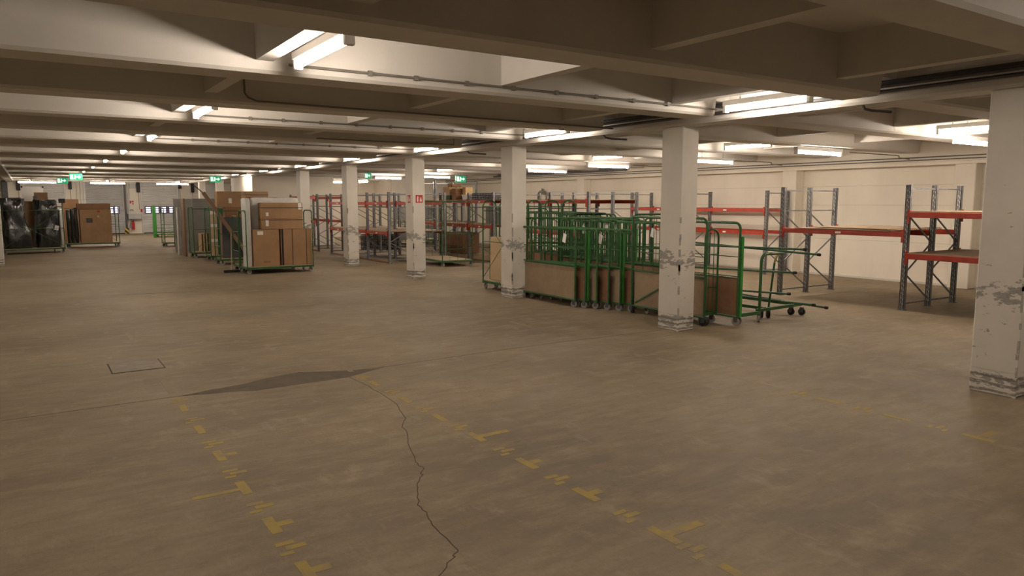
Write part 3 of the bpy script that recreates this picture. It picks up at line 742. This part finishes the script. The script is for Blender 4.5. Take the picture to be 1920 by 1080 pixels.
# behind / right of the second column
nested('trolley with brown deck and diagonal strut, partly hidden by second column', 9.03, 8.0, L=1.72, zt=1.74, H=1.78, strut=True, rz=-PI/2+.0, whl=M_RUB)
nested('tall trolley just right of the second column with dark folded deck', 9.54, 7.76, L=1.72, zt=1.67, H=1.7, rz=-PI/2+.0, pmat=M_BOARDR, thick=True)
cage('narrow hooped trolley directly right of the second column', (9.16, 8.84, 0), -PI/2, L=1.4, W=.31, H=1.56, gates='R', sides='', deck=False, verts=2, brace=False, group='nested green trolleys')
# tall cages behind the third column, one holding a flat carton
for i in range(3):
    cage(('tall cage left of the third column holding a flat carton', 'second tall cage behind the third column', 'third tall cage behind the third column', 'fourth tall cage, its hoop right of the third column')[i],
         (8.75+.42*i, 13.55-.06*i, 0), -PI/2, L=1.8, W=.36, H=2.03, gates='LR', sides='f' if i == 0 else 'b', rail=1.9, deck=(i == 0), bars=(.95, 1.8), verts=1, group='tall green cages', brace=(i == 0))
carton('flat brown carton standing in the tall cage left of third column', 8.95, 13.55, .206, 1.55, .16, 1.0, M_CARDL, -PI/2, straps=(), tape=True)
# open empty cage with a pale deck, between fourth and third columns
cage('empty tall green cage with a pale wooden deck between two columns', (10.62, 20.83, 0), -PI/2-.05, L=1.9, W=1.05, H=2.02, gates='LR', sides='b', rail=1.0, bars=(.55, 1.02), verts=3, brace=False)
# long rod trolley
def rod_trolley(label, y, xl, h):
    t = thing('rod_trolley', label, 'trolley', (xl, y, 0), 0, 'rod trolleys')
    obj('post_frame', MB().tube([(0, 0, .12), (0, 0, h-.12)] + arc((.12, 0, h-.12), .12, PI, PI/2, 'xz') + [(.55, 0, h)], .024, 8), M_GREEN, t, smooth=True)
    obj('prop', MB().tube([(.5, .2, .14), (.55, .15, h-.18)], .018, 8), M_GREEND, t)
    obj('yellow_grip', MB().tube([(.55, .15, h-.18), (.57, .13, h-.06), (.66, .13, h)], .02, 8), M_YPOST, t)
    obj('base_bar', MB().bar((0, .05, .19), (1.3, .12, .19), .05, .05).bar((-.55, .0, .16), (0, .0, .16), .05, .06), M_GREEN, t)
    obj('long_bar', MB().bar((.25, .08, .2), (.25, 2.2, .2), .05, .05).bar((1.1, .1, .2), (1.1, 2.2, .2), .04, .04), M_GREEN, t)
    for x, yy, mt in ((0, 0, M_WHEEL), (.5, .2, M_RUB), (.42, .28, M_RUB), (1.14, .2, M_RUB), (1.28, .08, M_RUB), (1.1, 2.1, M_RUB), (.25, 2.1, M_RUB)):
        caster(t, x, yy, mt, .5+x, .066)
    return t
rod_trolley('low trolley with bent post and yellow grip carrying long green rods', 7.78, 10.12, 1.14)
rods = [((10.3, 7.1, 1.25), (10.1, 9.6, 1.22)), ((10.45, 6.95, 1.17), (10.3, 9.9, 1.27)), ((10.35, 7.3, .86), (10.15, 9.6, .80)),
        ((10.3, 7.36, .51), (10.2, 9.6, .42)), ((10.75, 7.2, .31), (10.65, 9.5, .30)), ((10.95, 7.1, .26), (10.9, 9.5, .33))]
for i, (a, b) in enumerate(rods):
    rd = tag(obj('steel_rod', MB().tube([a, b], .017, 8), M_GREEND, smooth=True),
        ('topmost long green rod on the rod trolley', 'second long green rod, just under the topmost', 'waist high dark rod on the rod trolley', 'knee high dark rod on the rod trolley', 'left one of the two lowest rods on the rod trolley', 'right one of the two lowest rods on the rod trolley')[i], 'rod', 'long rods on the trolley')
    d = (Vector(a)-Vector(b)).normalized(); obj('end_stop', MB().tube([Vector(a)-d*.02, Vector(a)+d*.03], .024, 8), M_RUB, rd)

# ------------------------------------------------------------ centre group of loaded cages
cage('front loaded cage with large cardboard boxes and a black strap', (5.88, 20.75, 0), 0, L=1.85, W=.75, H=1.76, gates='LR', sides='b', rail=1.7, verts=0, bars=(.78,))
by = 20.95
carton('large cardboard box at left on the front cage deck', 5.51, by+.02, .206, .72, .32, 1.03, straps=(), stickers=[(-.16, .93, .16, .1, M_PAPER), (-.0, .12, .2, .05, M_CARDD)])
carton('large cardboard box at right on the front cage deck, vertical straps', 6.36, by+.02, .206, .88, .32, 1.03, straps=[('v', -.12), ('v', .28), ('w', -.4)])
carton('lower of two flat boxes stacked on the front cage', 5.98, by+.02, 1.237, 1.16, .34, .30, straps=[('h', .26)], stickers=[(-.43, .18, .08, .18, M_PAPER)])
carton('upper of two flat boxes stacked on the front cage with white sticker', 5.98, by+.02, 1.538, 1.16, .34, .44, straps=[('h', .30)], stickers=[(.5, .34, .1, .18, M_PAPER), (-.42, .12, .07, .1, M_PAPER)])
def soft_block(name, label, cat, x, y, z, dx, dy, dz, mat, rz=0, amp=.02, seed=0, nx=10, ny=5, nz=12, taper=.0, lean=0.0, extra=None):
    t = thing(name, label, cat, (x, y, z), rz)
    vs = {}; m = MB()
    def pt(u, v, w_):
        k = (round(u, 4), round(v, 4), round(w_, 4))
        if k in vs: return vs[k]
        s = 1-taper*w_
        e = .06
        px, py, pz = (u-.5)*dx*s+lean*w_, (v-.5)*dy*s, w_*dz
        nrm = Vector((u-.5, v-.5, (w_-.5))); c = sum(1 for q in (u, v, w_) if q in (0.0, 1.0))
        if c >= 2: px *= .96; py *= .9; pz -= (.02 if w_ == 1.0 else 0)
        d = noise.noise(Vector((px*3.2+seed, py*3+seed*2, pz*1.3)))*amp + noise.noise(Vector((px*9+seed, py*8, pz*3)))*amp*.5
        if w_ > 0: 
            px += nrm.x*2*d; py += nrm.y*2*d; pz += (nrm.z*2*d if w_ == 1.0 else 0)
        vs[k] = len(m.v); m.v.append((px, py, pz)); return vs[k]
    def grid(f, a, b):
        for i in range(a):
            for j in range(b): m.f.append((f(i/a, j/b), f((i+1)/a, j/b), f((i+1)/a, (j+1)/b), f(i/a, (j+1)/b)))
    grid(lambda a, b: pt(a, 0.0, b), nx, nz); grid(lambda a, b: pt(1-a if a not in (0, 1) else 1.0-a, 1.0, b), nx, nz)
    grid(lambda a, b: pt(0.0, 1.0-a, b), ny, nz); grid(lambda a, b: pt(1.0, a, b), ny, nz)
    grid(lambda a, b: pt(a, b, 1.0), nx, ny); grid(lambda a, b: pt(a, 1.0-b, 0.0), nx, ny)
    obj('wrapping', m, mat, t, smooth=True)
    if extra: extra(t)
    return t
soft_block('wrapped_mattress', 'white wrapped mattress behind the stacked boxes on front cage', 'mattress', 5.9, 21.25, .206, 1.34, .16, 1.92, M_FOIL, 0, .02, 3)
soft_block('wrapped_mattress', 'narrow pale wrapped slab at the left end of the front cage', 'slab', 5.06, 21.12, .206, .14, .5, 1.9, M_FOIL, 0, .012, 5)
tagged('brown_board', MB().box(5.16, 21.40, .206, 6.5, 21.44, 2.13, .004), M_BOARDR, 'tall brown board standing at the back of the front cage', 'board')
carton('small box lying on top behind the front cage load', 5.53, 21.95, 2.10, .64, .5, .2, straps=[('h', .1)])
carton('tall brown carton behind the front cage carrying a small box', 5.75, 21.95, .21, 1.1, .5, 1.89, M_CARDD)
cage('cage directly behind the front loaded cage', (5.75, 21.62, 0), 0, L=1.6, W=.7, H=1.6, gates='L', sides='', verts=0)
# second loaded cage
cage('second loaded cage holding dark grey panels behind the broom', (5.9, 24.3, 0), 0, L=1.8, W=.8, H=1.8, gates='LR', sides='f', rail=1.72)
tagged('grey_board', MB().box(5.12, 24.5, .206, 6.6, 24.56, 1.35, .004), M_DGREY, 'dark grey panel standing in the second loaded cage', 'panel')
tagged('grey_board', MB().box(5.15, 24.62, .206, 6.65, 24.68, 1.5, .004), M_DGREY, 'dark grey panel behind the first dark panel in the second cage', 'panel')
tagged('upright_crate', MB().box(5.15, 24.74, .206, 6.5, 25.04, 1.50, .006), M_BOARDR, 'dark brown crate at the back of the second loaded cage', 'crate')
carton('small reddish box on the second cage below the big box', 5.62, 24.85, 1.502, .7, .3, .33, M_CARDD)
carton('big brown box on top of the second loaded cage', 5.65, 24.9, 1.835, 1.2, .36, .5, M_CARD, stickers=[(-.2, .2, .1, .16, M_PAPER)])
pk = thing('leaning_plank', 'long brown boxed profile leaning diagonally against the second cage', 'plank', (0, 0, 0))
obj('profile', MB().bar((5.88, 24.38, .24), (4.58, 24.38, 2.29), .13, .10), M_PLANK, pk)
obj('steel_bar', MB().bar((4.62, 24.38, 2.24), (4.31, 24.38, 2.52), .03, .03), M_STEELD, pk)
# third: wrapped posts and bright green frame
cage('third loaded cage with pale wrapped posts on its left edge', (5.85, 26.0, 0), 0, L=1.6, W=.8, H=1.82, gates='LR', sides='b', rail=1.72)
for i, x in enumerate((5.14, 5.24)):
    tp = thing('wrapped_post', ('left', 'right')[i]+' pale taped post standing in the third cage', 'post', (x, 26.15, .206), 0, 'taped posts')
    obj('post', MB().box(-.045, -.045, 0, .045, .045, 1.5, .01), M_CARDL, tp)
    for z in (.45, .95, 1.38): obj('tape_wrap', MB().box(-.052, -.052, z, .052, .052, z+.1), M_PAPER, tp)
tagged('green_sheet', MB().box(5.35, 26.3, .206, 6.5, 26.36, 1.75, .005), M_GREEND, 'dark green panel standing in the third loaded cage', 'panel')
# fourth
cage('fourth loaded cage with stacked brown boards', (5.75, 28.0, 0), 0, L=1.75, W=.85, H=1.8, gates='LR', sides='f', rail=1.75)
for i in range(4):
    tagged('brown_board', MB().box(5.15+.09*i, 28.25, .206, 5.19+.09*i, 28.7, .86, .004), (M_CARDL, M_BOARDR)[i == 3], ('first', 'second', 'third', 'fourth')[i]+' short upright board in the fourth loaded cage', 'board', 'short boards')
tagged('tall_board', MB().box(5.0, 28.72, .206, 6.4, 28.78, 2.12, .005), M_GREYB, 'tall speckled grey board standing in the fourth loaded cage', 'board')
tagged('tall_board', MB().box(4.72, 28.9, .01, 4.79, 29.4, 2.12, .005), M_PLANK, 'narrow dark brown board edge left of the tall grey board', 'board')
for i in range(3):
    tagged('pale_batten', MB().box(4.62+.04*i, 29.6+.05*i, .01, 4.645+.04*i, 29.9+.05*i, 1.8), M_FOIL, ('left', 'middle', 'right')[i]+' thin pale slat standing beside the brown board edge', 'slat', 'pale slats')
tagged('tall_board', MB().box(4.80, 31.5, .01, 6.0, 31.56, 2.12, .005), M_GREYB, 'big grey board standing behind the fourth cage', 'board')
cage('fifth cage, empty, with two hooped end gates', (5.95, 33.2, 0), 0, L=1.6, W=.8, H=1.66, gates='LR', sides='b', rail=1.6)
cage('sixth cage, empty, farther back at left', (5.85, 35.6, 0), 0, L=1.7, W=.9, H=1.74, gates='LR', sides='b', rail=1.7)
cage('bright green empty cage in front of the third roller door', (6.75, 45.6, 0), 0, L=1.5, W=.9, H=1.75, gates='L', sides='b', rail=.5, mat=M_GREENB)
tagged('bright_green_post', MB().box(5.80, 45.3, 0, 5.94, 45.5, 1.78, .01), M_GREENB, 'bright green upright plate before the third roller door', 'plate')
br = thing('broom', 'broom with a pale wooden handle leaning on the second cage', 'broom', (4.73, 21.63, 0))
obj('handle', MB().tube([(0, 0, .06), (.22, .9, 1.08)], .014, 8), M_DECK, br)
obj('brush_head', MB().box(-.22, -.03, .03, .22, .03, .075, .008), M_BLACK, br)
obj('bristles', MB().box(-.21, -.025, 0, .21, .025, .03), M_RUB, br)

# ------------------------------------------------------------ left group
cage('left cage holding two dark plastic wrapped sofas', (.13, 33.75, 0), .55*0+.30, L=2.1, W=1.0, H=1.8, gates='LR', sides='f', rail=1.67, bars=(.95,), verts=0)
soft_block('wrapped_sofa', 'left dark item wrapped in shiny plastic in the left cage', 'sofa', -.42, 34.15, .206, .78, .72, 1.92, M_WRAP, .30, .07, 1, taper=.16, lean=-.12)
def wl(t): obj('paper_note', MB().box(.0, -.40, .72, .15, -.395, .90), M_PAPER, t, rot=(0, .25, 0))
soft_block('wrapped_sofa', 'right dark item wrapped in shiny plastic with a paper note', 'sofa', .52, 34.45, .206, .78, .72, 1.86, M_WRAP, .30, .07, 9, taper=.12, lean=.05, extra=wl)
soft_block('pale_wrap', 'pale plastic wrapped slab at the right end of the left cage', 'slab', 1.00, 34.62, .206, .16, .7, 1.5, M_FOIL, .3, .03, 4)
cage('second left cage with a big carton and dark blankets', (2.35, 37.0, 0), .05, L=2.0, W=.95, H=1.78, gates='R', sides='b', rail=1.7, bars=(.9,), verts=0)
carton('big brown carton with dark window on the second left cage', 2.46, 37.35, .206, 1.22, .55, 1.46, M_CARD, .02, stickers=[(-.25, .98, .24, .2, M_DGREY), (.1, 1.15, .08, .1, M_CARDL), (.12, 1.38, .1, .08, M_REDP)])
carton('dark brown flat carton lying on the big carton at left', 2.42, 37.4, 1.668, 1.3, .5, .26, M_CARDD)
for i in range(3):
    soft_block('dark_roll', ('left', 'middle', 'right')[i]+' dark upright wrapped roll between the two left cages', 'roll', 1.42+.15*i, 37.35, .206, .14, .3, 1.45+.05*i, M_WRAP, 0, .02, 11+i, 3, 3, 8)
# furniture behind the left cages
dk = thing('cabinet', 'grey cabinet behind the wrapped sofas at far left', 'cabinet', (-.55, 38.2, 0))
obj('body', MB().box(-.3, 0, 0, .3, .5, 2.15, .01), M_DGREY, dk); obj('top_board', MB().box(-.32, -.02, 2.15, .32, .52, 2.18), M_GREYB, dk)
cb = thing('cabinet', 'tan cabinet frame behind the wrapped sofas beside the grey one', 'cabinet', (-.02, 38.4, 0))
obj('body', MB().box(-.2, 0, 0, .24, .5, 2.0, .01), M_CARD, cb); obj('top_board', MB().box(-.22, -.02, 2.0, .26, .52, 2.03), M_DECK, cb)
wp = thing('whiteboard', 'white panel with dark corner clamps standing behind the sofas', 'panel', (.2, 39.4, 0))
obj('sheet', MB().box(-.4, 0, 0, .42, .04, 2.68, .006), M_WHITE, wp)
obj('clamp', MB().box(-.42, -.02, 2.62, -.36, .05, 2.70), M_BLACK, wp); obj('clamp', MB().box(.38, -.02, 2.62, .44, .05, 2.70), M_BLACK, wp)
carton('tan box standing high behind the right wrapped sofa', .5, 38.4, .01, .5, .4, 2.40, M_CARD, name='tall_carton')
tagged('grey_slab', MB().box(.2, 38.0, .01, .38, 38.2, 2.25, .006), M_GREYB, 'narrow grey slab in front of the tall tan box at left', 'slab')
tagged('brown_board', MB().box(1.35, 40.0, .01, 2.0, 40.05, 2.12, .005), M_CARDD, 'brown board standing behind the second left cage', 'board')
ly = thing('desk_lamp', 'white desk lamp arm sticking up beside the wrapped sofas', 'lamp', (1.2, 36.2, 0))
obj('stand', MB().tube([(0, 0, 0), (0, 0, 2.1)], .02, 6), M_BLACK, ly)
obj('arm', MB().tube([(0, 0, 2.1), (.16, 0, 2.32)], .018, 6), M_WHITE, ly); obj('head', MB().box(-.12, -.08, 1.95, .12, .08, 2.13, .02), M_BLACK, ly)

# ------------------------------------------------------------ things on and around the far racks
for i, (x, y, z, dx, dy, dz, m_, lb) in enumerate((
    (13.1, 23.75, 2.081, .55, .5, .16, M_GREEND, 'dark green tray under the boxes on the far rack'),
    (13.1, 23.75, 2.243, .55, .5, .30, M_CARDL, 'pale box on the dark tray on the far rack'),
    (13.1, 23.62, 2.545, .4, .35, .12, M_CARD, 'flat brown box topping the pale box on far rack'))):
    carton(lb, x, y, z, dy, dx, dz, m_, -PI/2, tape=i > 0)
for i, z in enumerate((2.081, 2.283)):
    carton(('lower', 'upper')[i]+' small brown box beside the pale box on far rack', 13.0, 23.2, z, .3, .35, .2, M_CARDD, -PI/2)
for i in range(3):
    carton(('lowest', 'middle', 'top')[i]+' orange carton of the small stack on the far rack', 13.2, 22.85, 2.081+.151*i, .22, .3, .15, M_ORANGE, -PI/2, tape=False)
tb = thing('white_tub', 'white plastic tub on the top deck of the far rack', 'tub', (13.1, 22.45, 2.081))
obj('tub_body', MB().add([(x*.9 if z == 0 else x, y*.9 if z == 0 else y, z) for z in (0, .16) for x, y in ((-.2, -.3), (.2, -.3), (.2, .3), (-.2, .3))], [(3, 2, 1, 0), (4, 5, 6, 7), (0, 1, 5, 4), (1, 2, 6, 5), (2, 3, 7, 6), (3, 0, 4, 7)]), M_WHITE, tb)
obj('rim', MB().box(-.22, -.32, .16, .22, .32, .18), M_WHITE, tb)
bw2 = thing('coiled_hose', 'coil of pale hose hanging on the wall above the far rack', 'hose', (18.24, 25.2, 2.5))
obj('hook', MB().tube([(.03, 0, .05), (-.06, 0, .0), (-.06, 0, .08)], .015, 6), M_STEELD, bw2)
obj('coil', MB().tube([(-.045, .32*math.cos(a*.4), -.22+.22*math.sin(a*.4)-.004*a) for a in range(48)], .02, 6), M_CABLE, bw2)
dp = tagged('air_duct', MB().tube([(17.74, 19.5, 3.16), (17.74, 28.3, 3.16)], .059, 10), M_GALV, 'grey pipe bundle under the ceiling along the far right wall', 'pipe')
def crate(label, x, y, z, mat, group, rz=0.0, dx=.4, dy=.6, dz=.32):
    t = thing('plastic_crate', label, 'crate', (x, y, z), rz, group)
    m = MB()
    for k in range(4):
        zz = dz*k/3.2
        m.box(-dx/2, -dy/2, zz, dx/2, -dy/2+.015, zz+.03).box(-dx/2, dy/2-.015, zz, dx/2, dy/2, zz+.03)
        m.box(-dx/2, -dy/2, zz, -dx/2+.015, dy/2, zz+.03).box(dx/2-.015, -dy/2, zz, dx/2, dy/2, zz+.03)
    for i in range(5):
        x_ = -dx/2+dx*i/4; m.box(x_-.01, -dy/2, 0, x_+.01, -dy/2+.014, dz).box(x_-.01, dy/2-.014, 0, x_+.01, dy/2, dz)
        y_ = -dy/2+dy*i/4; m.box(-dx/2, y_-.01, 0, -dx/2+.014, y_+.01, dz).box(dx/2-.014, y_-.01, 0, dx/2, y_+.01, dz)
    m.box(-dx/2, -dy/2, 0, dx/2, dy/2, .012)
    obj('crate_body', m, mat, t)
for r in range(4):
    crate(('first', 'second', 'third', 'fourth')[r]+' dark wire crate on the far rack top deck, counted from the tub', 13.1, 21.76-.38*r, 2.081, M_STEELD, 'wire crates on the far rack', 0, .5, .36, .2)
n_ = 0
for c_ in range(3):
    for r in range(3):
        crate(f'black crate, {("left","middle","right")[c_]} stack, {("bottom","centre","top")[r]} one, under the far rack', 11.95+.43*c_, 29.2-.3*c_, .01+.205*r, M_BLACK, 'black crates under the far rack', 0, .4, .5, .2)
carton('big brown container under the far rack beside the leaning boards', 13.3, 23.4, .16, 1.2, .7, .74, M_BOARDR, -PI/2, tape=False, name='brown_crate')
tagged('rack_pallet', MB().box(12.9, 20.6, .02, 13.7, 24.0, .14), M_DECK, 'low wooden platform under the far rack', 'platform')
for i in range(6):
    tagged('leaning_board', MB().bar((13.2+.04*i, 24.35+.22*i, .02), (13.35+.04*i, 24.45+.22*i, .84), .02, .16), (M_DECK, M_BOARD)[i % 2], f'{nth[i]} board from the right in the bundle leaning under the far rack', 'board', 'leaning boards bundle')
tagged('grey_sheet', MB().box(13.35, 20.7, 1.26, 13.4, 21.85, 1.85), M_GREYB, 'pale grey sheet standing on the far rack middle deck', 'sheet')
# cages stored behind the far racks
for i in range(3):
    cg = cage(('left', 'middle', 'right')[i]+' dark green cage with grey panels behind the far racks', (14.0+1.0*i if i < 1 else 13.9+.95*i, 29.6+.8*i, 0), -.2, L=1.1, W=.8, H=2.0, gates='LR', sides='fb', rail=1.9, mat=M_GREEND)
    obj('infill_panel', MB().box(-.5, .1, 1.2, .5, .13, 1.8).box(-.5, .1, .3, .5, .13, .9), M_GREYB, cg)
